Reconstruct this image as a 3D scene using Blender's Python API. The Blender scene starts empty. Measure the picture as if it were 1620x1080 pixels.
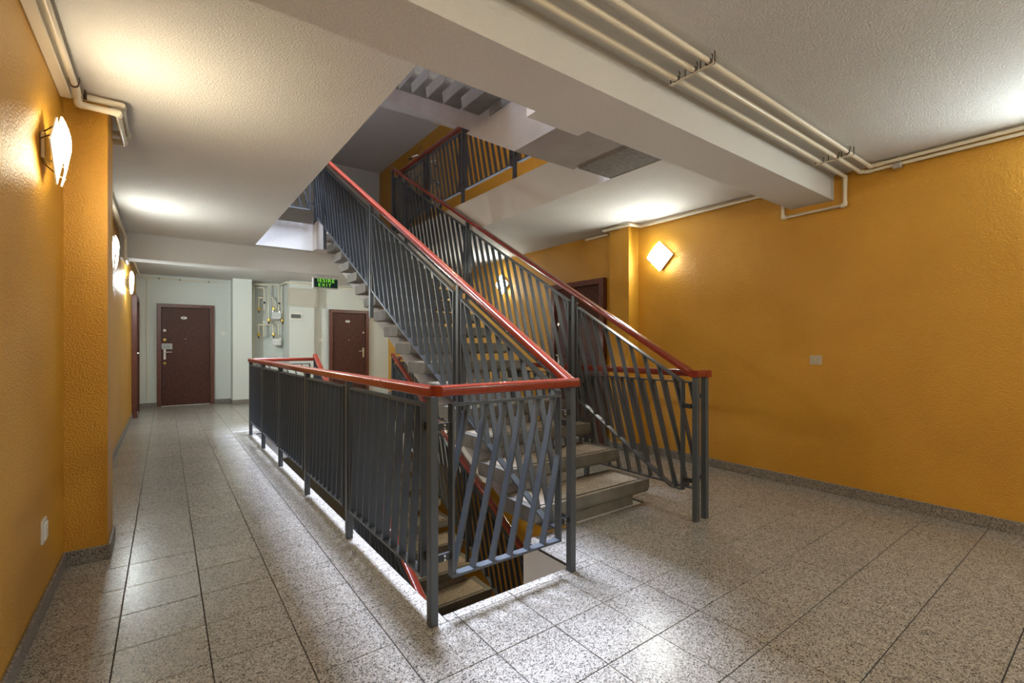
import bpy, bmesh, math, random
from mathutils import Vector, Matrix
random.seed(7)
S = bpy.context.scene
C = bpy.context.scene.collection

# ------------------------------------------------------------------ camera, world, light, exposure
EYE = 1.25
cd = bpy.data.cameras.new('camera'); cam = bpy.data.objects.new('camera', cd); C.objects.link(cam)
cd.sensor_fit = 'HORIZONTAL'; cd.sensor_width = 36.0; cd.lens = 36.0 * 740.0 / 1620.0
cd.shift_y = 6.0 / 1620.0; cd.clip_start = 0.02; cd.clip_end = 100
cam.location = (0, 0, EYE); cam.rotation_euler = (math.radians(90), 0, -math.radians(36.5714))
S.camera = cam
S.view_settings.view_transform = 'Standard'; S.view_settings.look = 'None'
S.view_settings.gamma = 1.0; S.view_settings.use_curve_mapping = False
S.view_settings.exposure = 0.0
w = bpy.data.worlds.new('world'); S.world = w; w.use_nodes = True
w.node_tree.nodes['Background'].inputs[0].default_value = (0.62, 0.72, 0.9, 1)
w.node_tree.nodes['Background'].inputs[1].default_value = 1.0
LAMP = 1.6                      # overall lamp level
# daylight through the glazed skylight over the stair well
ld = bpy.data.lights.new('skylight_daylight', 'AREA'); ld.shape = 'RECTANGLE'; ld.size = 1.7; ld.size_y = 3.4
ld.energy = 6500; ld.color = (0.68, 0.77, 1.0)
lo = bpy.data.objects.new('skylight_daylight', ld); C.objects.link(lo); lo.location = (2.0, 5.2, 11.88)

# ------------------------------------------------------------------ dimensions (metres)
XL, XR = -0.46, 4.53            # side walls
YF, YB = -4.6, 11.95            # wall behind the camera, back wall
H = 3.08                        # storey height
ZC = 2.68                       # ceiling
VX0, VX1, VY0, VY1 = 1.03, 3.08, 1.93, 7.50     # stair well opening
RX, RF = 0.96, 1.89             # side railing line, front railing line
SXL, SXR, VXR = 1.81, 3.03, 3.14                # stair railings, right side railing
RISE, GO, NY = 0.1812, 0.32, 2.35               # stair
K = 0.5688                      # railing slope

# ------------------------------------------------------------------ materials
def mat(name, col, rough=0.5, metal=0.0, spec=0.5, bump=None, mottled=None, emit=None, coat=0.0):
    m = bpy.data.materials.new(name); m.use_nodes = True
    nt = m.node_tree; b = nt.nodes['Principled BSDF']
    b.inputs['Base Color'].default_value = (*col, 1); b.inputs['Roughness'].default_value = rough
    b.inputs['Metallic'].default_value = metal; b.inputs['Specular IOR Level'].default_value = spec
    b.inputs['Coat Weight'].default_value = coat
    if emit:
        b.inputs['Emission Color'].default_value = (*emit[0], 1); b.inputs['Emission Strength'].default_value = emit[1]
    if bump or mottled:
        geo = nt.nodes.new('ShaderNodeNewGeometry')
    if mottled:                                  # (scale, colour 2, low, high)
        n = nt.nodes.new('ShaderNodeTexNoise'); n.inputs['Scale'].default_value = mottled[0]; n.inputs['Detail'].default_value = 3
        nt.links.new(geo.outputs['Position'], n.inputs['Vector'])
        r = nt.nodes.new('ShaderNodeMapRange'); r.inputs['From Min'].default_value = mottled[2]; r.inputs['From Max'].default_value = mottled[3]
        nt.links.new(n.outputs['Fac'], r.inputs['Value'])
        mx = nt.nodes.new('ShaderNodeMix'); mx.data_type = 'RGBA'
        mx.inputs[6].default_value = (*col, 1); mx.inputs[7].default_value = (*mottled[1], 1)
        nt.links.new(r.outputs['Result'], mx.inputs[0]); nt.links.new(mx.outputs[2], b.inputs['Base Color'])
    if bump:                                     # (scale, strength, distance)
        n = nt.nodes.new('ShaderNodeTexNoise'); n.inputs['Scale'].default_value = bump[0]; n.inputs['Detail'].default_value = 2.5
        nt.links.new(geo.outputs['Position'], n.inputs['Vector'])
        bp = nt.nodes.new('ShaderNodeBump'); bp.inputs['Strength'].default_value = bump[1]; bp.inputs['Distance'].default_value = bump[2]
        nt.links.new(n.outputs['Fac'], bp.inputs['Height']); nt.links.new(bp.outputs['Normal'], b.inputs['Normal'])
    return m

def granite(name, base, dark, light, rough, scale=1.0, var=0.10):
    m = bpy.data.materials.new(name); m.use_nodes = True
    nt = m.node_tree; N = nt.nodes; L = nt.links; b = N['Principled BSDF']
    geo = N.new('ShaderNodeNewGeometry')
    v = N.new('ShaderNodeTexVoronoi'); v.inputs['Scale'].default_value = 210 * scale
    L.new(geo.outputs['Position'], v.inputs['Vector'])
    sep = N.new('ShaderNodeSeparateColor'); L.new(v.outputs['Color'], sep.inputs[0])
    cr = N.new('ShaderNodeValToRGB'); e = cr.color_ramp; e.interpolation = 'LINEAR'
    e.elements[0].position = 0.0; e.elements[0].color = (*dark, 1)
    e.elements[1].position = 1.0; e.elements[1].color = (*light, 1)
    for p, c in ((0.17, dark), (0.27, base), (0.72, base), (0.80, light)):
        k = e.elements.new(p); k.color = (*c, 1)
    L.new(sep.outputs[0], cr.inputs[0])
    n = N.new('ShaderNodeTexNoise'); n.inputs['Scale'].default_value = 16; n.inputs['Detail'].default_value = 4
    L.new(geo.outputs['Position'], n.inputs['Vector'])
    oi = N.new('ShaderNodeObjectInfo')
    ad = N.new('ShaderNodeMath'); ad.operation = 'MULTIPLY_ADD'; ad.inputs[1].default_value = 0.3; L.new(n.outputs['Fac'], ad.inputs[0])
    rr = N.new('ShaderNodeMath'); rr.operation = 'MULTIPLY_ADD'; rr.inputs[1].default_value = var; rr.inputs[2].default_value = 0.80
    L.new(oi.outputs['Random'], rr.inputs[0]); L.new(rr.outputs[0], ad.inputs[2])
    hs = N.new('ShaderNodeHueSaturation'); L.new(cr.outputs[0], hs.inputs['Color']); L.new(ad.outputs[0], hs.inputs['Value'])
    L.new(hs.outputs[0], b.inputs['Base Color'])
    b.inputs['Roughness'].default_value = rough; b.inputs['Specular IOR Level'].default_value = 0.5
    return m

M = {}
M['orange'] = mat('orange_wall_paint', (0.62, 0.315, 0.028), 0.38, spec=0.5, bump=(95, 0.8, 0.009), mottled=(1.3, (0.54, 0.262, 0.02), 0.35, 0.7))
M['pale'] = mat('pale_wall_paint', (0.64, 0.67, 0.63), 0.6, bump=(70, 0.5, 0.006))
M['white'] = mat('white_ceiling_paint', (0.66, 0.65, 0.62), 0.8, bump=(110, 0.7, 0.008), mottled=(0.8, (0.6, 0.59, 0.565), 0.35, 0.7))
M['concrete'] = mat('bare_concrete', (0.2, 0.18, 0.15), 0.85, bump=(60, 0.5, 0.006), mottled=(40, (0.14, 0.125, 0.105), 0.4, 0.6))
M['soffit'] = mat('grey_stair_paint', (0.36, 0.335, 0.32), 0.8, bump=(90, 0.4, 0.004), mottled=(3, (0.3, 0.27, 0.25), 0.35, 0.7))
M['tile'] = granite('speckled_granite', (0.31, 0.288, 0.252), (0.09, 0.083, 0.075), (0.465, 0.44, 0.395), 0.24)
M['grout'] = mat('dark_grout', (0.03, 0.03, 0.03), 0.9)
M['skirt'] = granite('granite_skirting', (0.22, 0.2, 0.18), (0.06, 0.05, 0.05), (0.36, 0.33, 0.3), 0.4)
M['tread'] = mat('cast_stone_tread', (0.18, 0.168, 0.145), 0.7, bump=(120, 0.3, 0.003), mottled=(9, (0.13, 0.12, 0.1), 0.35, 0.7))
M['wear'] = granite('worn_terrazzo', (0.39, 0.325, 0.235), (0.19, 0.15, 0.1), (0.56, 0.5, 0.39), 0.6)
M['steel'] = mat('grey_blue_steel_paint', (0.058, 0.068, 0.08), 0.4, metal=0.0, spec=0.5)
M['wood'] = mat('red_brown_varnished_wood', (0.23, 0.030, 0.014), 0.22, spec=0.5, mottled=(22, (0.19, 0.028, 0.013), 0.4, 0.65), coat=0.3)
M['cream'] = mat('cream_pipe_paint', (0.74, 0.67, 0.53), 0.35)
M['rust'] = mat('rusty_clip_metal', (0.09, 0.06, 0.045), 0.6, metal=0.5)
M['plastic'] = mat('white_plastic', (0.8, 0.79, 0.74), 0.35)
M['door'] = mat('dark_brown_door_laminate', (0.12, 0.044, 0.031), 0.5, spec=0.25, mottled=(110, (0.042, 0.018, 0.014), 0.42, 0.58))
M['jamb'] = mat('reddish_brown_door_frame', (0.15, 0.05, 0.032), 0.4, mottled=(30, (0.1, 0.035, 0.024), 0.4, 0.6))
M['cabinet'] = mat('beige_grey_enamel', (0.5, 0.48, 0.41), 0.45)
M['chrome'] = mat('brushed_chrome', (0.62, 0.6, 0.56), 0.3, metal=0.9)
M['brass'] = mat('brass', (0.62, 0.42, 0.1), 0.35, metal=0.9)
M['black'] = mat('black_rubber', (0.015, 0.015, 0.016), 0.5)
M['smoke'] = mat('smoked_plastic', (0.03, 0.04, 0.025), 0.15)
M['metergrey'] = mat('meter_grey', (0.55, 0.56, 0.55), 0.4)
M['signgreen'] = mat('sign_dark_green', (0.0, 0.028, 0.026), 0.3)
M['signtext'] = mat('lit_green_lettering', (0.05, 0.3, 0.02), 0.4, emit=((0.30, 0.85, 0.07), 0.9))
M['beige'] = mat('beige_plastic', (0.5, 0.44, 0.34), 0.4)
M['meterwhite'] = mat('white_meter_enamel', (0.78, 0.78, 0.76), 0.4)
M['ink'] = mat('dark_ink', (0.05, 0.06, 0.06), 0.6)
M['glass'] = mat('skylight_glass', (0.8, 0.9, 1.0), 0.1)

def glow(name, col, strength):
    m = bpy.data.materials.new(name); m.use_nodes = True
    b = m.node_tree.nodes['Principled BSDF']; b.inputs['Base Color'].default_value = (0.8, 0.8, 0.8, 1)
    b.inputs['Emission Color'].default_value = (*col, 1); b.inputs['Emission Strength'].default_value = strength
    return m
for k_, col_, st_ in (('lamp_warm', (1.0, 0.85, 0.6), 60), ('lamp_cool', (0.86, 0.98, 1.0), 84), ('lamp_mid', (0.96, 1.0, 0.93), 68), ('lamp_fill', (0.90, 1.0, 1.0), 190), ('lamp_fillwarm', (1.0, 0.84, 0.6), 200),
                      ('lamp_glare', (0.88, 0.99, 1.0), 330), ('lamp_dim', (1.0, 0.82, 0.55), 36)):
    M[k_] = glow('lit_opal_glass_' + k_[5:], col_, st_ * LAMP)
    M[k_ + '_back'] = glow('lit_opal_glass_rear_' + k_[5:], col_, st_ * LAMP * 0.26)      # rear emission set lower to hold down the glow on wall and ceiling

# ------------------------------------------------------------------ mesh helpers
class MB:
    def __init__(s): s.v = []; s.f = []
    def add(s, vs, fs):
        o = len(s.v); s.v += [tuple(p) for p in vs]; s.f += [tuple(i + o for i in f) for f in fs]; return s
    def box(s, a, b):
        x0, y0, z0 = a; x1, y1, z1 = b
        return s.add([(x0,y0,z0),(x1,y0,z0),(x1,y1,z0),(x0,y1,z0),(x0,y0,z1),(x1,y0,z1),(x1,y1,z1),(x0,y1,z1)],
                     [(3,2,1,0),(4,5,6,7),(0,1,5,4),(1,2,6,5),(2,3,7,6),(3,0,4,7)])
    def prism(s, poly, ex):
        n = len(poly); ex = Vector(ex); p = [Vector(q) for q in poly]
        return s.add(p + [q + ex for q in p], [tuple(range(n))[::-1], tuple(range(n, 2*n))] + [(i, (i+1) % n, n + (i+1) % n, n + i) for i in range(n)])
    def ring(s, outer, inner, ex):
        n = len(outer); ex = Vector(ex)
        o = [Vector(q) for q in outer]; i_ = [Vector(q) for q in inner]
        vs = o + i_ + [q + ex for q in o] + [q + ex for q in i_]; fs = []
        for k in range(n):
            j = (k+1) % n
            fs += [(k, j, n+j, n+k), (2*n+k, 3*n+k, 3*n+j, 2*n+j), (k, 2*n+k, 2*n+j, j), (n+k, n+j, 3*n+j, 3*n+k)]
        return s.add(vs, fs)
    def tube(s, pts, r, n=10, cap=True, rs=None):
        pts = [Vector(p) for p in pts]; m = len(pts); base = len(s.v); rings = []
        for i, p in enumerate(pts):
            if i == 0: d = pts[1] - p
            elif i == m-1: d = p - pts[i-1]
            else: d = (p - pts[i-1]).normalized() + (pts[i+1] - p).normalized()
            d.normalize()
            if i == 0:
                a = Vector((0,0,1)) if abs(d.z) < 0.9 else Vector((1,0,0)); u = d.cross(a).normalized()
            else:
                u = (u - d * u.dot(d)).normalized()
            v = d.cross(u)
            rr = rs[i] if rs else r
            if 0 < i < m-1:
                c = (p - pts[i-1]).normalized().dot((pts[i+1]-p).normalized()); rr *= min(1.35, 1.0 / max(0.3, math.sqrt((1+c)/2)))
            rings.append([p + (u*math.cos(t) + v*math.sin(t)) * rr for t in [2*math.pi*k/n for k in range(n)]])
        vs = [q for g in rings for q in g]; fs = []
        for i in range(m-1):
            for k in range(n):
                j = (k+1) % n; fs.append((i*n+k, i*n+j, (i+1)*n+j, (i+1)*n+k))
        if cap: fs += [tuple(range(n))[::-1], tuple(range((m-1)*n, m*n))]
        return s.add(vs, fs)
    def disc(s, c, axis, r, t, n=20, sy=1.0):
        """a flat round or oval plate: centre, outward axis, radius, thickness"""
        a = Vector(axis).normalized(); up = Vector((0,0,1)); side = up.cross(a).normalized(); c = Vector(c)
        return s.prism([c + side*r*math.cos(2*math.pi*k/n) + up*r*sy*math.sin(2*math.pi*k/n) for k in range(n)], a*t)
    def build(s, name, m, parent=None, smooth=False, bevel=0.0, seg=2):
        me = bpy.data.meshes.new(name); me.from_pydata(s.v, [], s.f)
        bm = bmesh.new(); bm.from_mesh(me); bmesh.ops.recalc_face_normals(bm, faces=bm.faces)
        if bevel > 0:
            es = [e for e in bm.edges if len(e.link_faces) == 2 and e.calc_face_angle(0) > 0.6]
            bmesh.ops.bevel(bm, geom=es, offset=bevel, segments=seg, profile=0.6, affect='EDGES', clamp_overlap=True)
        bm.to_mesh(me); bm.free()
        if smooth:
            for p in me.polygons: p.use_smooth = True
            try: me.set_sharp_from_angle(angle=math.radians(40))
            except Exception: pass
        me.materials.append(m if not isinstance(m, str) else M[m])
        o = bpy.data.objects.new(name, me); C.objects.link(o)
        if parent is not None: o.parent = parent
        return o

def tag(o, label=None, cat=None, group=None, kind=None):
    if label: o['label'] = label
    if cat: o['category'] = cat
    if group: o['group'] = group
    if kind: o['kind'] = kind
    return o
def thing(name, label, cat, loc=(0,0,0), group=None, kind=None):
    o = bpy.data.objects.new(name, None); C.objects.link(o); o.location = loc; o.empty_display_size = 0.05
    return tag(o, label, cat, group, kind)
def dup(root, off, label, name=None, group=None, skip=None):
    r = root.copy(); C.objects.link(r); r.location = Vector(root.location) + Vector(off); r['label'] = label
    if group: r['group'] = group
    for ch in [o for o in C.objects if o.parent == root]:
        if skip and skip(ch): continue
        c = ch.copy(); C.objects.link(c); c.parent = r
        for g in [o for o in C.objects if o.parent == ch]:
            d = g.copy(); C.objects.link(d); d.parent = c
    return r
def text_mesh(name, body, size, m, parent, mtx, extrude=0.0008, spacing=1.0, sx=1.0):
    cu = bpy.data.curves.new(name, 'FONT'); cu.body = body; cu.size = size; cu.align_x = 'CENTER'; cu.align_y = 'CENTER'
    cu.extrude = extrude; cu.space_character = spacing; cu.resolution_u = 3
    t = bpy.data.objects.new(name, cu); C.objects.link(t)
    dg = bpy.context.evaluated_depsgraph_get(); me = bpy.data.meshes.new_from_object(t.evaluated_get(dg))
    bpy.data.objects.remove(t); bpy.data.curves.remove(cu)
    me.transform(mtx @ Matrix.Diagonal((sx, 1, 1, 1))); me.materials.clear(); me.materials.append(M[m])
    o = bpy.data.objects.new(name, me); C.objects.link(o); o.parent = parent
    return o
FACE_Y = Matrix.Rotation(math.radians(90), 4, 'X')                       # lettering that faces -Y
FACE_X = Matrix.Rotation(math.radians(-90), 4, 'Z') @ FACE_Y              # lettering that faces -X

# ------------------------------------------------------------------ the setting
def rects_slab(mb, rects, z0, z1):
    for x0, x1, y0, y1 in rects: mb.box((x0, y0, z0), (x1, y1, z1))
    return mb
AROUND = [(XL, VX0, YF, YB), (VX1, XR, YF, YB), (VX0, VX1, YF, VY0), (VX0, VX1, VY1, YB)]
TONGUE = (1.85, VX1, VY0, 2.37)

# floor: slab with the well opening, and granite tiles laid on it
fl = rects_slab(MB(), AROUND + [TONGUE], -0.40, -0.016).build('floor', 'white')
tag(fl, 'grey speckled granite tile floor around the stair well', 'floor', kind='structure')
rects_slab(MB(), AROUND + [TONGUE], -0.016, -0.004).build('grout_bed', 'grout', fl)
P = 0.3125; G = 0.002
xs = [-0.4775 + P*i for i in range(0, 18)]; ys = [0.624 + P*j for j in range(-17, 38)]
floor_rects = AROUND + [TONGUE]
def inter(a, b):
    x0, x1, y0, y1 = max(a[0], b[0]), min(a[1], b[1]), max(a[2], b[2]), min(a[3], b[3])
    return (x0, x1, y0, y1) if x1 - x0 > 0.004 and y1 - y0 > 0.004 else None
ROOM = (XL, XR, YF, YB); cells = []
for i in range(len(xs)):
    for j in range(len(ys)):
        c = inter((xs[i], xs[i]+P, ys[j], ys[j]+P), ROOM)
        if not c: continue
        area = (c[1]-c[0])*(c[3]-c[2]); parts = [q for q in (inter(c, r) for r in floor_rects) if q]
        if abs(sum((q[1]-q[0])*(q[3]-q[2]) for q in parts) - area) < 1e-4: cells.append(c)
        else:
            # outline cut by the well: keep the pieces
            cells += parts
th = math.radians(36.5714); sn, cs = math.sin(th), math.cos(th)
def seen(c):
    x, y = (c[0]+c[1])/2, (c[2]+c[3])/2; f = x*sn + y*cs; r = x*cs - y*sn
    if f < 0.9: return -1
    u = 810 + 740*r/f; v = 546 + 740*EYE/f
    if u < -60 or u > 1680 or v > 1150: return -1
    hid = 0.25 if (x > VX1 and y > 4.2) or (x > VX0 and y > VY1) else 1.0
    return hid / (f*f)
cells.sort(key=seen, reverse=True)
def tile_mb(mb, c, z0=-0.004, z1=0.0):
    x0, x1, y0, y1 = c[0]+G, c[1]-G, c[2]+G, c[3]-G; e = 0.0012
    return mb.add([(x0,y0,z0),(x1,y0,z0),(x1,y1,z0),(x0,y1,z0),(x0,y0,z1-e),(x1,y0,z1-e),(x1,y1,z1-e),(x0,y1,z1-e),
                   (x0+e,y0+e,z1),(x1-e,y0+e,z1),(x1-e,y1-e,z1),(x0+e,y1-e,z1)],
                  [(3,2,1,0),(0,1,5,4),(1,2,6,5),(2,3,7,6),(3,0,4,7),(4,5,9,8),(5,6,10,9),(6,7,11,10),(7,4,8,11),(8,9,10,11)])
full = None
for c in cells[:298]:
    if abs(c[1]-c[0]-P) < 1e-6 and abs(c[3]-c[2]-P) < 1e-6:
        if full is None:
            t0 = tile_mb(MB(), (0, P, 0, P)).build('tile', 'tile', fl); full = t0.data; t0.location = (c[0], c[2], 0); continue
        o = bpy.data.objects.new('tile', full); C.objects.link(o); o.parent = fl; o.location = (c[0], c[2], random.uniform(-0.0006, 0.0004))
    else: tile_mb(MB(), c).build('tile', 'tile', fl)
rest = MB()
for c in cells[298:]: tile_mb(rest, c)
tag(rest.build('tile', 'tile', fl), kind='stuff')

# lower floor (seen down the well)
lf = MB().box((XL, YF, -3.3), (XR, YB, -H)).build('floor_lower', 'tile')
tag(lf, 'granite floor of the storey below, seen down the stair well', 'floor', kind='structure')

# ceiling slab (also carries the upper storey), beams and stair landings
BY0, BY1, BZ = 1.55, 1.885, 2.47
ce = rects_slab(MB(), AROUND, ZC, H).build('ceiling', 'white')
tag(ce, 'white textured ceiling with the stair well opening', 'ceiling', kind='structure')
MB().box((XL, BY0, BZ), (XR, BY1, ZC)).build('beam', 'white', ce)
MB().box((XL, 7.66, 2.36), (XR, 7.95, ZC)).build('beam', 'white', ce)
MB().box((1.82, VY0, ZC), (2.268, 2.30, H)).build('landing_slab', 'white', ce)
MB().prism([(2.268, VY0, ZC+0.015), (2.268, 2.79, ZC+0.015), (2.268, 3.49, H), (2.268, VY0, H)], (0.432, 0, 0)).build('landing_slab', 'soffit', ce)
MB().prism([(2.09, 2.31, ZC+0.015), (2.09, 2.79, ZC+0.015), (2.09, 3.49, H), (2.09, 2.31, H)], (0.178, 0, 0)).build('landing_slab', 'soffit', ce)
tag(MB().box((2.70, VY0, ZC+0.004), (VX1, 2.73, H)).build('landing_slab', 'concrete', ce), 'rough dark unpainted concrete underside')
MB().box((1.80, 7.28, ZC), (VX1, VY1, H)).build('landing_slab', 'white', ce)
cu_ = rects_slab(MB(), AROUND, ZC+H, 2*H).build('ceiling_upper', 'white')
tag(cu_, 'dim ceiling of the storey above, seen through the stair well', 'ceiling', kind='structure')
MB().box((XL, 7.63, 2.34+H), (XR, 7.92, ZC+H)).build('beam', 'white', cu_)
MB().box((XL, BY0, BZ+H), (XR, BY1, ZC+H)).build('beam', 'white', cu_)
c3 = rects_slab(MB(), AROUND, 2*H+ZC, 3*H).build('ceiling_third', 'white')  # unseen storey slab, added to block part of the skylight's daylight
tag(c3, 'unseen ceiling added two storeys up to hold back skylight daylight', 'ceiling', kind='structure')
ro = rects_slab(MB(), [(XL, 1.05, YF, YB), (2.95, XR, YF, YB), (1.05, 2.95, YF, 3.4), (1.05, 2.95, 7.0, YB)], 11.92, 12.2).build('ceiling_top', 'white')
tag(ro, 'ceiling of the top storey with a skylight opening over the stair well', 'ceiling', kind='structure')
wn = thing('window_1', 'skylight over the stair well', 'window', (2.0, 5.2, 12.0), kind='structure')
MB().ring([(-.95,-1.8,0),(.95,-1.8,0),(.95,1.8,0),(-.95,1.8,0)], [(-.88,-1.72,0),(.88,-1.72,0),(.88,1.72,0),(-.88,1.72,0)], (0,0,.08)).build('window_frame', 'steel', wn)
MB().box((-.9,-1.75,.1), (.9,1.75,.11)).build('pane', 'glass', wn)

# walls
ZB, ZT = -H, 11.92
wl = MB().box((XL-0.2, YF-0.2, ZB), (XL, YB+0.2, ZT)).build('wall_left', 'orange'); tag(wl, 'orange textured wall along the left corridor', 'wall', kind='structure')
wr = MB().box((XR, YF-0.2, ZB), (XR+0.2, YB+0.2, ZT)).build('wall_right', 'orange'); tag(wr, 'orange textured wall right of the stairs', 'wall', kind='structure')
wb = MB().box((XL, YB, ZB), (XR, YB+0.2, ZT)).build('wall_back', 'pale'); tag(wb, 'pale grey wall at the far end with two doors', 'wall', kind='structure')
wf = MB().box((XL, YF-0.2, ZB), (XR, YF, ZT)).build('wall_front', 'pale'); tag(wf, 'pale wall behind the camera', 'wall', kind='structure')
for z0, z1 in ((-H, -0.4), (0, ZC), (H, ZC+H)):
    MB().box((XL, 3.62, z0), (-0.27, 3.94, z1)).build('pilaster', 'orange', wl)
    MB().box((4.357, 3.58, z0), (XR, 3.87, z1)).build('pilaster', 'orange', wr)
MB().box((1.16, 11.55, 0), (1.52, YB, ZC)).build('pilaster', 'pale', wb)
MB().box((2.2, 11.2, 0), (2.72, YB, ZC)).build('wall_block', 'pale', wb)
MB().box((2.72, 11.35, 0), (XR, YB, ZC)).build('wall_block', 'pale', wb)

# granite skirting
def skirt(name, boxes, label):
    mb = MB()
    for a, b in boxes: mb.box(a, b)
    return tag(mb.build(name, 'skirt', bevel=0.003, seg=1), label, 'skirting', kind='structure')
T = 0.014; HS = 0.085
skirt('baseboard_left', [((XL, YF, 0), (XL+T, 3.62-T, HS)), ((XL, 3.62-T, 0), (-0.27+T, 3.62, HS)), ((-0.27, 3.62, 0), (-0.27+T, 3.94+T, HS)),
      ((XL, 3.94, 0), (-0.27, 3.94+T, HS)), ((XL, 3.94+T, 0), (XL+T, 10.25, HS)), ((XL, 11.32, 0), (XL+T, YB-T, HS))], 'dark granite skirting along the left wall')
skirt('baseboard_right', [((XR-T, YF, 0), (XR, 3.58-T, HS)), ((4.357-T, 3.58-T, 0), (XR, 3.58, HS)), ((4.357-T, 3.58, 0), (4.357, 3.87+T, HS)), ((4.357, 3.87, 0), (XR, 3.87+T, HS)),
      ((XR-T, 3.87+T, 0), (XR, 4.06, HS)), ((XR-T, 5.08, 0), (XR, 11.35-T, HS))], 'dark granite skirting along the right wall')
skirt('baseboard_back', [((XL, YB-T, 0), (-0.14, YB, HS)), ((0.86, YB-T, 0), (1.16-T, YB, HS)), ((1.16-T, 11.55-T, 0), (1.52+T, 11.55, HS)), ((1.16-T, 11.55, 0), (1.16, YB, HS)),
      ((1.52, 11.55, 0), (1.52+T, YB, HS)), ((1.52+T, YB-T, 0), (2.2-T, YB, HS)), ((2.2-T, 11.2-T, 0), (2.72, 11.2, HS)), ((2.2-T, 11.2, 0), (2.2, YB, HS)), ((2.72, 11.35-T, 0), (3.06, 11.35, HS))], 'grey skirting along the far wall')

# ------------------------------------------------------------------ railings
DEP = 0.043                      # depth of flat bars
class Plane:
    """a vertical panel plane: s runs along a horizontal direction, z is height"""
    def __init__(s, org, d): s.o = Vector((org[0], org[1], 0)); s.d = Vector((d[0], d[1], 0)); s.n = Vector((-d[1], d[0], 0))
    def p(s, q, off=0.0): return s.o + s.d*q[0] + s.n*off + Vector((0, 0, q[1]))
def clip_line(poly, tilt, c):
    """where the line s = c + tilt*z crosses the convex polygon: lowest and highest point"""
    hits = []
    n = len(poly)
    for i in range(n):
        (s0, z0), (s1, z1) = poly[i], poly[(i+1) % n]
        a, b = s0 - c - tilt*z0, s1 - c - tilt*z1
        if (a <= 0) != (b <= 0):
            t = a/(a-b); hits.append((s0 + (s1-s0)*t, z0 + (z1-z0)*t))
    if len(hits) < 2: return None
    hits.sort(key=lambda q: q[1]); return hits[0], hits[-1]
def inset(poly, t):
    n = len(poly); out = []
    for i in range(n):
        p0, p1, p2 = Vector(poly[i-1]), Vector(poly[i]), Vector(poly[(i+1) % n])
        d1, d2 = (p1-p0).normalized(), (p2-p1).normalized(); n1, n2 = Vector((-d1.y, d1.x)), Vector((-d2.y, d2.x))
        k = (n1+n2); k = k / max(0.2, k.dot(n1)); out.append(tuple(p1 + k*t))
    return out
def panel(parent, pl, poly, tilt, pitch=0.108, phase=0.0, bar=0.011, fr=0.012):
    """polygon counter-clockwise in (s, z): a flat-bar frame with slanted flat-bar balusters"""
    inn = inset(poly, fr)
    f = MB().ring([pl.p(q, -DEP/2) for q in poly], [pl.p(q, -DEP/2) for q in inn], pl.n*DEP).build('panel_frame', 'steel', parent)
    cs_ = [s - tilt*z for s, z in inn]; c = min(cs_) + phase
    while c < max(cs_):
        w_ = bar * math.sqrt(1 + tilt*tilt)
        a = clip_line(inn, tilt, c); b = clip_line(inn, tilt, c + w_)
        if a and b and a[1][1] - a[0][1] > 0.06 and b[1][1] - b[0][1] > 0.03:
            d = DEP*0.9
            MB().prism([pl.p(q, -d/2) for q in (a[0], b[0], b[1], a[1])], pl.n*d).build('baluster', 'steel', f)
        c += pitch
    return f
def bracket(parent, pl, s, z, w_=0.05):
    b = MB().box((0,0,0), (0,0,0)); b.v = []; b.f = []
    b.prism([pl.p(q, -0.008) for q in ((s-w_/2, z-0.016), (s+w_/2, z-0.016), (s+w_/2, z+0.016), (s-w_/2, z+0.016))], pl.n*0.016)
    o = b.build('bracket', 'black', parent)
    bb = MB()
    for dz in (-0.008, 0.008):
        c = pl.p((s, z+dz), -0.008); bb.tube([c, c - pl.n*0.007], 0.005, 6)
    bb.build('bolt', 'chrome', o)
def rail_profile():
    W2, Ht, r = 0.033, 0.048, 0.012; pts = []
    for cx, cz, a0 in ((W2-r, -r, 0), (-W2+r, -r, 90), (-W2+r*0.6, -Ht+r*0.6, 180), (W2-r*0.6, -Ht+r*0.6, 270)):
        rr = r if cz > -0.02 else r*0.6
        for k in range(4):
            a = math.radians(a0 + 30*k); pts.append((cx + rr*math.cos(a), cz + rr*math.sin(a)))
    return pts
PROF = rail_profile()
def handrail(parent, a, b, cut0=0.0, cut1=0.0):
    """straight handrail; a, b are points on its top line; cut0/cut1 mitre the ends (side offset per metre of width)"""
    a, b = Vector(a), Vector(b); d = (b-a); h = Vector((d.x, d.y, 0)).normalized(); sd = Vector((-h.y, h.x, 0)); n = len(PROF)
    def sect(p, cut): return [p + sd*q[0] + Vector((0,0,q[1])) + d.normalized()*(cut*q[0]) for q in PROF]
    vs = sect(a, cut0) + sect(b, cut1)
    fs = [tuple(range(n)), tuple(range(n, 2*n))[::-1]] + [(k, (k+1) % n, n+(k+1) % n, n+k) for k in range(n)]
    return MB().add(vs, fs).build('handrail', 'wood', parent, smooth=True)
def post(parent, x, y, z0, z1, s=0.02):
    return MB().box((x-s, y-s, z0), (x+s, y+s, z1)).build('post', 'steel', parent, bevel=0.003, seg=1)
RT = 1.068                       # top of the level handrails

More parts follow.
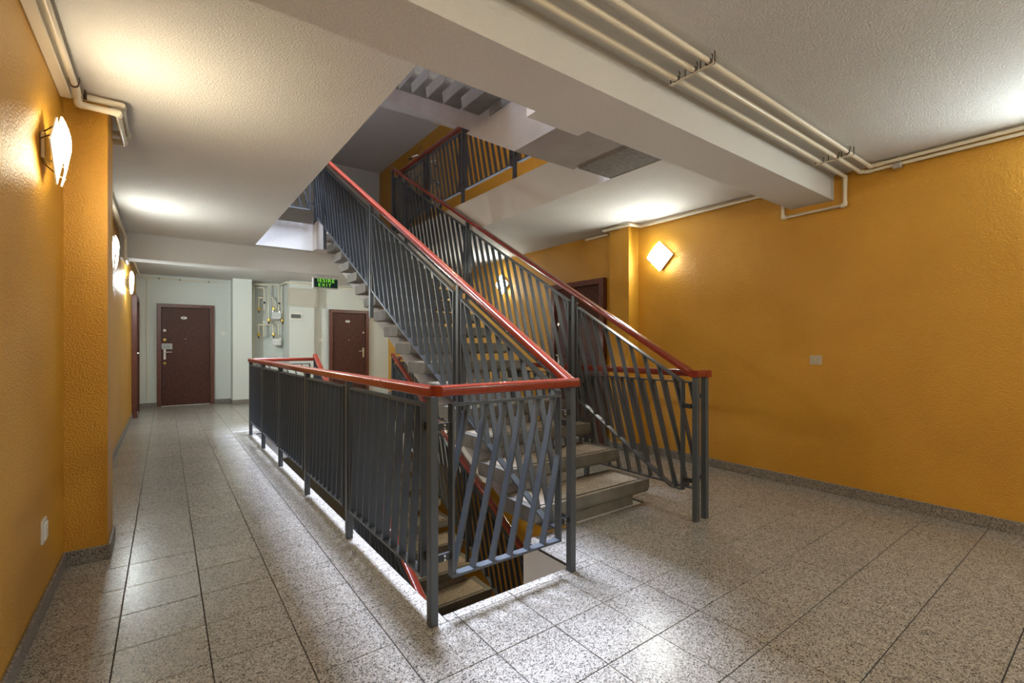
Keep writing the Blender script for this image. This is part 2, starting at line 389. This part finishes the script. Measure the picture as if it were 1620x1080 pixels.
def level_rail(name, label, pl, stops, tilt, rail_a, rail_b, c0=0, c1=0, posts=None, phase=0.03, z0=0.19, z1=0.982, pad=0.07, ends=(0.02, 0.02), group='level stair-well railings'):
    t = thing(name, label, 'railing', group=group)
    for s in (posts if posts is not None else stops):
        q = pl.p((s, 0)); post(t, q.x, q.y, 0, RT-0.046)
    for i in range(len(stops)-1):
        a, b = stops[i]+pad, stops[i+1]-pad
        panel(t, pl, [(a, z0), (b, z0), (b, z1), (a, z1)], tilt, phase=phase)
        for s in (a-(pad-0.02)/2, b+(pad-0.02)/2):
            for z in (z0+0.10, z1-0.10): bracket(t, pl, s, z, pad-0.02)
    handrail(t, rail_a, rail_b, c0, c1)
    return t
STOPS = [1.89, 3.07, 4.18, 5.31, 6.36, 7.40]
left_rail = level_rail('stair_well_railing', 'long grey steel railing with wooden handrail beside the left corridor', Plane((RX, 0), (0, 1)), STOPS, -0.12,
                       (RX, RF, RT), (RX, 7.43, RT), -1.0, 0)
front_rail = level_rail('stair_well_railing', 'short grey railing with one slanted-bar panel at the front of the stair well', Plane((0, RF), (1, 0)), [RX, SXL], 0.247,
                        (RX, RF, RT), (SXL+0.036, RF, RT), -1.0, 0, posts=[], phase=0.075, pad=0.09)
far_rail = level_rail('stair_well_railing', 'short grey railing at the far end of the stair well', Plane((0, 7.40), (1, 0)), [RX, SXL], -0.28,
                      (RX+0.03, 7.40, RT), (SXL+0.036, 7.40, RT), 0, 0, posts=[], phase=0.03)
right_rail = level_rail('stair_well_railing', 'long grey railing behind the stairs beside the orange wall', Plane((VXR, 0), (0, 1)), STOPS, 0.25,
                        (VXR, RF-0.036, RT), (VXR, 7.46, RT))
dup(right_rail, (0, 0, H), 'dark railing on the storey above in front of its orange wall')
dup(far_rail, (0, 0, H), 'short railing on the storey above at the top of the stairs')

# stair railings: sloped panels, wooden handrail
def zr(y): return RT + K*(y-RF)                     # handrail top
def zt(y): return zr(y) - 0.135                      # panel top bar
def zb_(y): return 0.206 + K*(y-2.1)                 # panel bottom bar
def stair_rail(label, x, level_end):
    t = thing('stair_railing', label, 'railing', group='sloping stair railings')
    pl = Plane((x, 0), (0, 1)); SP = [1.89, 3.12, 5.02, 6.87]
    post(t, x, 1.89, 0, RT-0.046)
    for y in SP[1:]: post(t, x, y, 0.181 + K*(y-NY) - 0.15, zr(y)-0.055)
    post(t, x, 7.40, H-0.02, zr(7.40)-0.055)
    for i, (a, b) in enumerate(((1.95, 3.065), (3.175, 4.965), (5.075, 6.815), (6.925, 7.34))):
        if i == 0: poly = [(a+0.04, 0.2), (2.09, 0.2), (b, zb_(b)), (b, zt(b)), (a+0.04, zt(a+0.04))]
        elif i == 3: poly = [(a, zb_(a)), (7.2, zb_(7.2)), (b, zb_(7.2)), (b, zt(b)), (a, zt(a))]
        else: poly = [(a, zb_(a)), (b, zb_(b)), (b, zt(b)), (a, zt(a))]
        panel(t, pl, poly, 0.30, pitch=0.112, phase=0.05)
        for s, up in ((a-0.01 if i else a+0.01, 0.12), (b+0.017, 0.12)):
            w_ = 0.035 if i or s > 2.5 else 0.07
            bracket(t, pl, s, zt(s)-0.16, w_)
            bracket(t, pl, s, max(zb_(s), 0.2)+0.08, w_)
    handrail(t, (x, RF if not level_end else RF+0.02, zr(RF)), (x, 7.40, zr(7.40)))
    if level_end:
        handrail(t, (x-0.036, RF, RT+0.004), (VXR+0.036, RF, RT+0.004))
    return t
sl = stair_rail('sloping steel railing with glossy red handrail on the left of the stairs', SXL, False)
sr = stair_rail('sloping steel railing with brown handrail on the right of the stairs', SXR, True)
dup(sl, (0, 0, -H), 'left railing of the flight leading down the stair well')
dup(sr, (0, 0, -H), 'right railing of the flight leading down the stair well')

# ------------------------------------------------------------------ stairs
TX0, TX1, TT, TD = 1.93, 3.11, 0.108, 0.385
def staircase(label, n):
    t = thing('staircase', label, 'stairs', (0, NY, 0), group='straight concrete flights')
    # spine beam, saw-toothed on top
    b0 = -0.47
    poly = []
    for k in range(n):
        z = RISE*(k+1) - TT
        poly += [(2.09, GO*k + 0.05, z), (2.09, GO*(k+1) + 0.05, z)]
    ye = GO*n + 0.05
    poly += [(2.09, ye, RISE*n + K*(-GO+ye-GO*(n-1)) + RISE + b0 - K*0.05)]
    poly += [(2.09, (-b0 - RISE)/K + 0.0, 0.0), (2.09, 0.05, 0.0)]
    MB().prism(poly, (0.58, 0, 0)).build('spine_beam', 'soffit', t)
    MB().box((2.08, 0.035, 0.001), (2.95, 0.20, RISE-TT)).build('plinth', 'tread', t)
    td = None
    for k in range(n):
        if td is None:
            mb = MB()
            # slab with rounded lower edges
            r = 0.045; prof = [(0, 0), (TD, 0), (TD-0.02, -TT)]
            for a in range(0, 5):
                an = math.radians(270 - 22.5*a); prof.append((r + r*math.cos(an), -TT + r + r*math.sin(an)))
            mb.prism([(TX0, y, z) for y, z in prof], (TX1-TX0, 0, 0))
            td = mb.build('tread', 'tread', t)
            bm = bmesh.new(); bm.from_mesh(td.data)
            es = [e for e in bm.edges if abs(e.verts[0].co.x - e.verts[1].co.x) < 1e-6 and min(e.verts[0].co.z, e.verts[1].co.z) < -TT+0.02 and all(v.co.z < -0.02 for v in e.verts)]
            bmesh.ops.bevel(bm, geom=es, offset=0.028, segments=3, profile=0.5, affect='EDGES', clamp_overlap=True)
            bm.to_mesh(td.data); bm.free()
            td.location = (0, 0, RISE)
            ws = MB().box((TX0+0.05, 0.012, 0.0), (TX1-0.075, TD-0.05, 0.0035)).build('wear_surface', 'wear', td)
            ns = MB().box((TX0+0.06, 0.03, 0.0035), (TX1-0.085, 0.042, 0.006)).build('nosing_strip', 'black', td)
        else:
            c = td.copy(); C.objects.link(c); c.location = (0, GO*k, RISE*(k+1))
            for g in (ws, ns):
                d = g.copy(); C.objects.link(d); d.parent = c
    return t
st = staircase('straight flight of thick stone treads rising from the granite floor to the next storey', 16)
dup(st, (0, 0, -H), 'flight of treads leading down the stair well to the storey below')
dup(st, (0, 0.56, H), 'underside of the next flight seen through the ceiling opening', skip=lambda o: o.location.z > RISE*15)

# ------------------------------------------------------------------ wall lamps
def wall_lamp(x, y, z, side, m, label, group='diamond wall lamps'):
    """square opal glass set on its corner, held off the wall by four clips; side +1 faces +X"""
    t = thing('wall_lamp', label, 'wall lamp', (x, y, z), group)
    MB().prism([(0, -.06, -.06), (0, .06, -.06), (0, .06, .06), (0, -.06, .06)], (side*0.02, 0, 0)).build('base_plate', 'chrome', t, bevel=0.004, seg=1)
    R = 0.165; nseg = 8; mb = MB(); vs = []; fs = []
    def pt(i, j, o):
        a, b = i/nseg*2-1, j/nseg*2-1                      # along the two edges of the square
        yy, zz = (a-b)*R/2, (a+b)*R/2
        return (side*(0.085 - 0.022*(b*b) + o), yy, zz)
    for o in (0, 0.005):
        vs += [pt(i, j, o) for i in range(nseg+1) for j in range(nseg+1)]
    q = nseg+1; n2 = q*q
    for i in range(nseg):
        for j in range(nseg):
            a = i*q+j; fs += [(a, a+1, a+q+1, a+q), (n2+a, n2+a+q, n2+a+q+1, n2+a+1)]
    for i in range(nseg):
        for a, b in ((i, i+1), (nseg*q+i, nseg*q+i+1), (i*q, (i+1)*q), (i*q+nseg, (i+1)*q+nseg)): fs.append((a, b, n2+b, n2+a))
    g = mb.add(vs, fs).build('glass_shade', m, t, smooth=True)
    g.data.materials.append(M[m + '_back'])
    for k, pg in enumerate(g.data.polygons): pg.material_index = 0 if (k < 2*nseg*nseg and k % 2 == 1) else 1
    # second, clear-edged opal pane near the wall
    MB().prism([(side*0.045, 0, -0.16), (side*0.045, 0.16, 0), (side*0.045, 0, 0.16), (side*0.045, -0.16, 0)], (side*0.006, 0, 0)).build('back_pane', 'plastic', t)
    for a, b in ((-0.45, 1), (0.45, 1), (-0.45, -1), (0.45, -1)):
        yy, zz = (a-b)*R/2, (a+b)*R/2; xx = side*(0.085-0.022)
        c = MB().tube([(side*0.004, yy*0.55, zz*0.55), (xx*0.8, yy*0.9, zz*0.9), (xx+side*0.012, yy, zz)], 0.0028, 6)
        c.build('clip', 'rust', t)
    return t
LZ = 2.25
wall_lamp(XR, 3.235, LZ, -1, 'lamp_mid', 'lit white diamond wall lamp on the right wall, beside the pilaster')
wall_lamp(XR, 6.30, LZ, -1, 'lamp_mid', 'lit white diamond wall lamp on the right wall, seen through the stair railing')
wall_lamp(XR, 0.10, LZ, -1, 'lamp_cool', 'lit white diamond wall lamp on the right wall, nearest the camera')
wall_lamp(XR, 9.35, LZ, -1, 'lamp_mid', 'lit white diamond wall lamp on the right wall, farthest along')
wall_lamp(XL, 3.06, 2.17, 1, 'lamp_warm', 'bright warm diamond lamp on the left wall just before the pilaster')
wall_lamp(XL, 6.05, 2.17, 1, 'lamp_mid', 'bright diamond lamp on the left wall beyond the pilaster')
wall_lamp(XL, 8.85, 2.17, 1, 'lamp_glare', 'glaring bluish white diamond lamp on the left wall near the far door')
wall_lamp(XL, 0.05, 2.17, 1, 'lamp_warm', 'warm diamond lamp on the left wall, nearest the camera')
wall_lamp(XR, 5.2, LZ-H, -1, 'lamp_warm', 'wall lamp on the right wall of the storey below')
wall_lamp(XL, 4.5, LZ-H, 1, 'lamp_warm', 'wall lamp on the left wall of the storey below')
wall_lamp(XR, 6.3, LZ+H, -1, 'lamp_dim', 'wall lamp on the right wall of the storey above')
wall_lamp(XR, -3.0, LZ, -1, 'lamp_fill', 'added fill lamp on the right wall, unseen behind the camera')  # unseen pair of lamps, added to fill the near end with light
wall_lamp(XL, -3.0, 2.17, 1, 'lamp_fillwarm', 'added warm fill lamp on the left wall, unseen behind the camera')

# ------------------------------------------------------------------ doors
def door(name, label, loc, rotz, w_, h_, hinge, number, card=False, extra=()):
    """built facing -Y, x from 0 to w_; placed by loc and turned by rotz"""
    t = thing(name, label, 'door', loc, kind='structure'); t.rotation_euler = (0, 0, rotz)
    f, d = 0.075, 0.075
    MB().prism([(0,0,0),(f,0,0),(f,0,h_-f),(w_-f,0,h_-f),(w_-f,0,0),(w_,0,0),(w_,0,h_),(0,0,h_)], (0,-d,0)).build('door_frame', 'jamb', t, bevel=0.006)
    lf_ = MB().box((f+0.004, -0.035, 0.012), (w_-f-0.004, 0, h_-f-0.004)).build('door_leaf', 'door', t, bevel=0.004, seg=1)
    MB().box((f, -0.06, 0), (w_-f, 0, 0.012)).build('threshold', 'metergrey', t)
    cx = w_*0.46; pz = 1.82
    pn = MB().disc((cx, -0.035, pz), (0,-1,0), 0.055, 0.006, 24, 0.55).build('number_plate', 'plastic', t, bevel=0.001, seg=1)
    if number: text_mesh('number', number, 0.05, 'ink', pn, Matrix.Translation((cx, -0.0415, pz)) @ FACE_Y)
    hx = f + 0.055 if hinge == 'R' else w_ - f - 0.055; s = 1 if hinge == 'R' else -1
    hp = MB().box((hx-0.02, -0.043, 0.96), (hx+0.02, -0.035, 1.19)).build('handle_plate', 'chrome', t, bevel=0.003, seg=1)
    MB().tube([(hx, -0.04, 1.11), (hx, -0.085, 1.11), (hx+s*0.02, -0.09, 1.11), (hx+s*0.12, -0.09, 1.11)], 0.009, 8).build('lever', 'chrome', hp, smooth=True)
    for z, m, r in extra: 
        k = MB().disc((hx, -0.035, z), (0,-1,0), r, 0.012, 16).build('lock_rosette', m, t, bevel=0.002, seg=1)
        MB().disc((hx, -0.047, z), (0,-1,0), r*0.3, 0.002, 8).build('keyhole', 'black', k)
    MB().disc((w_*0.49, -0.035, 1.38), (0,-1,0), 0.009, 0.004, 10).build('peephole', 'chrome', t)
    if card:
        cc = MB().box((hx-0.05, -0.062, 1.17), (hx+0.125, -0.055, 1.285)).build('notice_card', 'metergrey', t)
        for k in range(4): MB().box((hx-0.04, -0.0635, 1.185+0.024*k), (hx+0.09+0.02*(k % 2), -0.062, 1.193+0.024*k)).build('print_line', 'ink', cc)
    return t
door('door_1', 'dark brown apartment door with a notice card above its handle, at the end of the left corridor', (-0.135, YB, 0), 0, 0.985, 2.10, 'R', '81', True, ((1.555, 'chrome', 0.026), (1.365, 'brass', 0.026), (0.885, 'brass', 0.026)))
door('door_2', 'dark brown apartment door beyond the stair well, right of the white cabinet', (3.075, 11.35, 0), 0, 0.935, 2.09, 'L', '80', False, ((1.56, 'chrome', 0.024),))
door('door_3', 'dark brown apartment door in the right orange wall, behind the stair railing', (XR, 5.07, 0), -math.pi/2, 1.0, 2.11, 'R', '79', False, ((1.55, 'chrome', 0.024),))
door('door_4', 'dark brown door in the left wall seen nearly edge on', (XL, 10.28, 0), math.pi/2, 1.0, 2.12, 'R', '', False)

# ------------------------------------------------------------------ switches and sockets
def switch(name, label, loc, rotz, w_=0.085, h_=0.08, m='plastic'):
    t = thing(name, label, 'switch', loc); t.rotation_euler = (0, 0, rotz)
    MB().box((-w_/2, -0.010, -h_/2), (w_/2, 0, h_/2)).build('plate', m, t, bevel=0.004)
    MB().box((-w_*0.36, -0.016, -h_*0.36), (w_*0.36, -0.010, h_*0.36)).build('rocker', m, t, bevel=0.003)
    MB().disc((0, -0.016, h_*0.08), (0,-1,0), 0.005, 0.002, 8).build('indicator', 'cream', t)
    return t
switch('light_switch', 'beige square light switch on the plain orange right wall', (XR, 1.685, 1.122), -math.pi/2, 0.095, 0.08, 'beige')
switch('light_switch', 'white light switch right of the far corridor door', (1.013, YB, 1.512), 0)
switch('light_switch', 'small white light switch left of the door beyond the stair well', (2.894, 11.35, 1.367), 0)
switch('wall_socket', 'white wall socket low on the left orange wall', (XL, 3.06, 0.385), math.pi/2, 0.085, 0.11)

# ------------------------------------------------------------------ exit sign
t = thing('exit_sign', 'green illuminated exit sign hanging under the far beam', 'sign', (2.06, 7.78, 2.24))
MB().box((-.195, -.03, -.085), (.195, .03, .08)).build('casing', 'metergrey', t, bevel=0.006)
fp = MB().box((-.178, -.033, -.072), (.178, -.03, .066)).build('face', 'signgreen', t)
text_mesh('lettering', 'IESIRE', 0.078, 'signtext', fp, Matrix.Translation((0, -.0345, .034)) @ FACE_Y, 0.001, 1.1, 1.22)
text_mesh('lettering', 'EXIT', 0.07, 'signtext', fp, Matrix.Translation((-.02, -.0345, -.036)) @ FACE_Y, 0.001, 1.3, 1.15)
for x in (-.12, .12): MB().tube([(x, 0, .08), (x, 0, .12)], 0.006, 6).build('hanger', 'metergrey', t)

# ------------------------------------------------------------------ pipes
def pipe(label, pts, r=0.014, clamps=(), axis='x', m='cream', cat='pipe', group=None, elbows=True):
    t = thing('gas_pipe', label, cat, group=group)
    MB().tube(pts, r, 10).build('pipe', m, t, smooth=True)
    if elbows:
        for i in range(1, len(pts)-1):
            p0, p, p1 = Vector(pts[i-1]), Vector(pts[i]), Vector(pts[i+1]); k = r*2.2
            a = p + (p0-p).normalized()*min(k, (p0-p).length*0.4); b = p + (p1-p).normalized()*min(k, (p1-p).length*0.4)
            MB().tube([a, p + (a-p)*0.3 + (b-p)*0.02, p + (b-p)*0.3 + (a-p)*0.02, b], r*1.28, 10).build('elbow', m, t, smooth=True)
    for (p, up) in clamps:
        p = Vector(p); up = Vector(up); a = Vector(axis)
        c = MB(); s_ = up.cross(a).normalized()
        n = 10; o = [p + a*(-0.008) + (s_*math.cos(2*math.pi*k/n) + up*math.sin(2*math.pi*k/n))*(r+0.004) for k in range(n)]
        i_ = [p + a*(-0.008) + (s_*math.cos(2*math.pi*k/n) + up*math.sin(2*math.pi*k/n))*(r+0.0005) for k in range(n)]
        c.ring(o, i_, a*0.016)
        for sg in (-1, 1): c.tube([p + s_*sg*(r+0.002), p + s_*sg*(r+0.008) + up*(r*1.6), p + s_*sg*(r+0.002) + up*(r+0.022)], 0.0025, 5)
        c.build('clamp', 'rust', t)
    return t
PZ = 2.635; AX = (1, 0, 0); AY = (0, 1, 0); UP = (0, 0, 1)
pipe('cream gas pipe under the ceiling nearest the beam, looping down around the beam end', [(XL+0.1, 1.44, PZ), (4.485, 1.455, PZ), (4.485, 1.455, 2.40), (4.485, 1.935, 2.40), (4.485, 1.935, 2.645), (4.485, 3.52, 2.645), (4.31, 3.53, 2.645), (4.31, 3.93, 2.645), (4.485, 4.0, 2.645), (4.485, 4.4, 2.645)],
     0.0135, [((2.14, 1.4478, PZ), UP), ((3.99, 1.4525, PZ), UP)], AX, group='ceiling gas pipes')
pipe('cream gas pipe under the ceiling, middle one of the three beside the beam', [(XL+0.1, 1.35, PZ), (4.46, 1.345, PZ), (4.485, 1.30, PZ-0.005), (4.485, YF+0.1, PZ-0.005)],
     0.0135, [((2.14, 1.347, PZ), UP), ((3.97, 1.3455, PZ), UP)], AX, group='ceiling gas pipes', elbows=True)
pipe('cream gas pipe under the ceiling, farthest of the three from the beam', [(XL+0.1, 1.265, PZ), (4.43, 1.27, PZ+0.012), (4.45, 1.22, PZ+0.02), (4.45, YF+0.1, PZ+0.02)],
     0.0135, [((2.14, 1.266, PZ), UP), ((3.95, 1.269, PZ+0.01), UP)], AX, group='ceiling gas pipes', elbows=True)
t = thing('pipe_bracket', 'small shiny pipe bracket at the ceiling above the right orange wall', 'bracket', (4.47, 1.10, 2.64))
MB().box((-.045, -.02, -.035), (.035, .02, -.02)).build('saddle', 'chrome', t, bevel=0.003, seg=1)
MB().tube([(0, 0, -.02), (0, 0, .04)], 0.009, 8).build('stud', 'chrome', t)
MB().box((-.055, -.026, -.058), (-.012, .026, -.02)).build('clamp', 'chrome', t, bevel=0.004, seg=1)
for x, lab in ((2.14, 'rusty clamp strip holding the three ceiling pipes, above the stairs'), (3.97, 'rusty clamp strip holding the three ceiling pipes, near the right wall')):
    t = thing('pipe_clamp_strip', lab, 'bracket', (x, 1.36, PZ-0.019), 'pipe clamp strips')
    MB().box((-.008, -.125, 0), (.008, .125, .004)).build('strip', 'cream', t)
    for dy in (-.125, -.05, .035, .12): MB().tube([(0, dy, 0), (0, dy, .06)], 0.003, 6).build('screw', 'rust', t)
# left wall: boxed duct, pipes around the pilaster
t = thing('cable_duct', 'cream boxed duct along the top of the left orange wall', 'duct')
MB().box((XL+0.001, 1.90, 2.60), (XL+0.05, 3.50, ZC-0.002)).build('duct_run', 'cream', t, bevel=0.004, seg=1)
pipe('cream gas pipe along the left wall, turning around the pilaster', [(-.385, 1.92, 2.63), (-.385, 3.42, 2.63), (-.385, 3.50, 2.58), (-.215, 3.50, 2.58), (-.215, 4.0, 2.58), (-.40, 4.0, 2.58), (-.40, 7.55, 2.60), (-.40, 7.58, 2.33), (-.40, 8.02, 2.33), (-.40, 8.02, 2.60), (-.40, 11.85, 2.60)],
     0.015, [((-.385, 3.36, 2.63), UP)], AY, group='left wall pipes')
pipe('second cream pipe above the first one around the left pilaster', [(-.42, 3.40, 2.655), (-.42, 3.545, 2.645), (-.20, 3.545, 2.645), (-.20, 4.03, 2.645), (-.42, 4.03, 2.645), (-.42, 7.5, 2.645)], 0.014, [((-.36, 3.545, 2.645), UP)], AX, group='left wall pipes')
# far wall
pipe('thin grey pipe under the lobby ceiling above the far corridor door', [(-.40, 11.70, 2.62), (-.36, 11.86, 2.60), (1.10, 11.90, 2.60)], 0.011, [((-.1, 11.87, 2.60), UP), ((0.25, 11.88, 2.60), UP), ((0.75, 11.89, 2.60), UP)], AX, group='far wall pipes')
pipe('thin grey conduit standing upright left of the far corridor door', [(-.286, 11.93, 0.09), (-.286, 11.93, 2.64)], 0.010, group='far wall pipes')
pipe('cream pipe running along the lobby ceiling over the white cabinet', [(1.60, 11.72, 2.60), (2.10, 11.72, 2.62), (2.12, 11.12, 2.62), (2.95, 11.12, 2.60), (4.4, 11.28, 2.60)], 0.013, group='far wall pipes')
# gas meter niche
NYP = 11.8
def niche_pipe(label, xz, valve=None, cock=None):
    t = pipe(label, [(x, NYP, z) for x, z in xz], 0.016, group='meter niche pipes')
    for (x, z) in (valve or ()):
        v = MB().tube([(x, NYP, z+0.05), (x, NYP, z+0.03), (x, NYP, z-0.03), (x, NYP, z-0.05)], 0.022, 8, rs=[0.016, 0.026, 0.026, 0.016]).build('valve', 'brass', t, smooth=True)
        MB().box((x-0.012, NYP-0.045, z-0.085), (x+0.012, NYP-0.02, z-0.03)).build('valve_handle', 'black', v)
        MB().box((x+0.01, NYP-0.02, z-0.012), (x+0.055, NYP-0.008, z+0.012)).build('valve_lever', 'brass', v)
    for (x, z) in (cock or ()):
        v = MB().tube([(x-0.05, NYP, z), (x-0.02, NYP, z), (x+0.02, NYP, z), (x+0.05, NYP, z)], 0.02, 8, rs=[0.012, 0.024, 0.024, 0.012]).build('pressure_regulator', 'metergrey', t, smooth=True)
        MB().disc((x, NYP-0.02, z), (0,-1,0), 0.022, 0.015, 10).build('cap', 'black', v)
    return t
niche_pipe('cream riser pipe at the left edge of the gas meter niche', [(1.583, 0.02), (1.583, 2.62)])
niche_pipe('short cream pipe ending in the upper left brass valve of the meter niche', [(1.681, 2.11), (1.681, 2.314), (1.79, 2.314)], [(1.685, 2.06)])
niche_pipe('cream pipe dropping from the niche top, second from its left side', [(1.62, 2.543), (1.792, 2.543), (1.795, 2.035)], None, [(1.795, 2.21)])
niche_pipe('long cream pipe in the middle of the niche ending in a brass valve', [(1.62, 2.624), (1.883, 2.624), (1.883, 1.86)], [(1.885, 1.82)])
niche_pipe('hooked cream pipe feeding the valve above the upper gas meter', [(1.90, 2.326), (1.97, 2.326), (1.985, 2.12)], [(1.987, 2.08)])
niche_pipe('cream pipe entering the right connection of the upper gas meter', [(2.089, 2.621), (2.089, 2.03)], None, [(2.095, 2.21)])
niche_pipe('cream pipe at the right edge of the niche ending in a black valve', [(2.158, 2.60), (2.165, 1.84)], [(2.168, 1.82)])
niche_pipe('short cream pipe ending in the lower left brass valve of the meter niche', [(1.681, 1.53), (1.681, 1.709), (1.787, 1.709), (1.787, 1.748)], [(1.681, 1.485)])
niche_pipe('cream pipe between the two lower brass valves', [(1.787, 1.80), (1.79, 1.45)])
niche_pipe('hooked cream pipe feeding the valve above the lower gas meter', [(1.80, 1.716), (1.974, 1.716), (1.98, 1.53)], [(1.985, 1.495)])
niche_pipe('cream pipe entering the right connection of the lower gas meter', [(2.165, 1.73), (2.086, 1.729), (2.089, 1.44)])
def meter(label, x0, x1, z0, z1):
    t = thing('gas_meter', label, 'meter', ((x0+x1)/2, NYP-0.02, z0), 'gas meters'); w_ = (x1-x0); h_ = z1-z0
    MB().box((-w_/2, -0.06, 0), (w_/2, 0.06, h_*0.86)).build('body', 'meterwhite', t, bevel=0.018, seg=3)
    MB().box((-w_/2-0.004, -0.064, h_*0.42), (w_/2+0.004, 0.064, h_*0.46)).build('seam_band', 'chrome', t)
    MB().box((-w_*0.3, -0.07, h_*0.5), (w_*0.3, -0.055, h_*0.72)).build('counter', 'plastic', t)
    for s in (-1, 1): MB().tube([(s*w_*0.36, 0, h_*0.84), (s*w_*0.36, 0, h_*1.02)], 0.02, 8).build('union_nut', 'chrome', t)
meter('grey gas meter, the upper one in the niche', 1.955, 2.13, 1.845, 2.03)
meter('grey gas meter, the lower one in the niche', 1.965, 2.14, 1.245, 1.43)

# cabinet and fuse panel
t = thing('wall_cabinet', 'white metal wall cabinet beside the gas meter niche', 'cabinet', (2.2, 11.2, 2.11))
MB().box((-0.04, -0.05, 0), (0.57, 0, 0.405)).build('body', 'cabinet', t, bevel=0.004, seg=1)
dr = MB().box((-0.005, -0.062, 0.035), (0.535, -0.05, 0.37)).build('door', 'cabinet', t, bevel=0.004, seg=1)
MB().disc((0.47, -0.062, 0.12), (0,-1,0), 0.012, 0.008, 10).build('lock', 'chrome', dr)
for x in (0.1, 0.42): MB().box((x, -0.064, 0.022), (x+0.05, -0.05, 0.034)).build('hinge', 'metergrey', dr)
t = thing('fuse_box', 'small fuse box with a smoked window under the white cabinet', 'fuse box', (2.327, 11.2, 1.815))
MB().box((-.125, -.035, 0), (.125, 0, .15)).build('casing', 'plastic', t, bevel=0.006)
MB().box((-.10, -.042, .035), (.10, -.035, .12)).build('smoked_cover', 'smoke', t, bevel=0.003, seg=1)

# ------------------------------------------------------------------ bicycle upstairs behind the railing
t = thing('bicycle', 'dark bicycle leaning behind the railing on the storey above', 'bicycle', (3.27, 7.0, H))
def wheel(y):
    R_, n = 0.33, 28
    o = MB().tube([(0, y + R_*math.cos(2*math.pi*k/n), 0.345 + R_*math.sin(2*math.pi*k/n)) for k in range(n+1)], 0.018, 8, cap=False).build('tyre', 'black', t, smooth=True)
    sp = MB()
    for k in range(16):
        a = 2*math.pi*k/16; sp.tube([(0.01 if k % 2 else -0.01, y, 0.345), (0, y + 0.315*math.cos(a), 0.345 + 0.315*math.sin(a))], 0.0014, 4)
    tag(sp.build('spokes', 'chrome', o), kind='stuff')
    MB().tube([(-.03, y, .345), (.03, y, .345)], 0.02, 10).build('hub', 'chrome', o)
wheel(-0.52); wheel(0.52)
A, B, D_, E_ = (0, -0.33, 0.92), (0, 0.22, 0.84), (0, 0.08, 0.33), (0, 0.52, 0.345); A2 = (0, -0.345, 0.80)
fr = MB()
for p, q in ((A, B), (A2, D_), (B, D_), (D_, E_), (B, E_)): fr.tube([p, q], 0.016, 8)
fr.build('frame', 'steel', t, smooth=True)
MB().tube([(0, -0.33, 0.98), (0, -0.345, 0.76), (0, -0.40, 0.66), (0, -0.52, 0.345)], 0.014, 8).build('fork', 'steel', t, smooth=True)
hb = MB().tube([(-.17, -.20, 1.11), (-.12, -.28, 1.13), (0, -.33, 1.0), (.22, -.28, 1.13), (.29, -.20, 1.11)], 0.012, 8).build('handlebar', 'chrome', t, smooth=True)
for s in (-.165, .285): MB().tube([(s, -.205, 1.11), (s*1.02, -.10, 1.10)], 0.016, 8).build('grip', 'black', hb, smooth=True)
MB().tube([(-.12, -.28, 1.13), (-.12, -.40, 1.22), (-.03, -.46, 1.1), (0, -.42, .8)], 0.004, 6).build('brake_cable', 'black', hb, smooth=True)
MB().tube([B, (0, 0.26, 0.96)], 0.012, 8).build('seat_post', 'chrome', t)
MB().prism([(-.012, 0.12, .965), (.012, 0.12, .965), (.07, .38, .965), (-.07, .38, .965)], (0, 0, .045)).build('saddle', 'black', t, bevel=0.012)
MB().disc((0.02, 0.08, 0.33), (1, 0, 0), 0.09, 0.006, 20).build('chainring', 'rust', t)
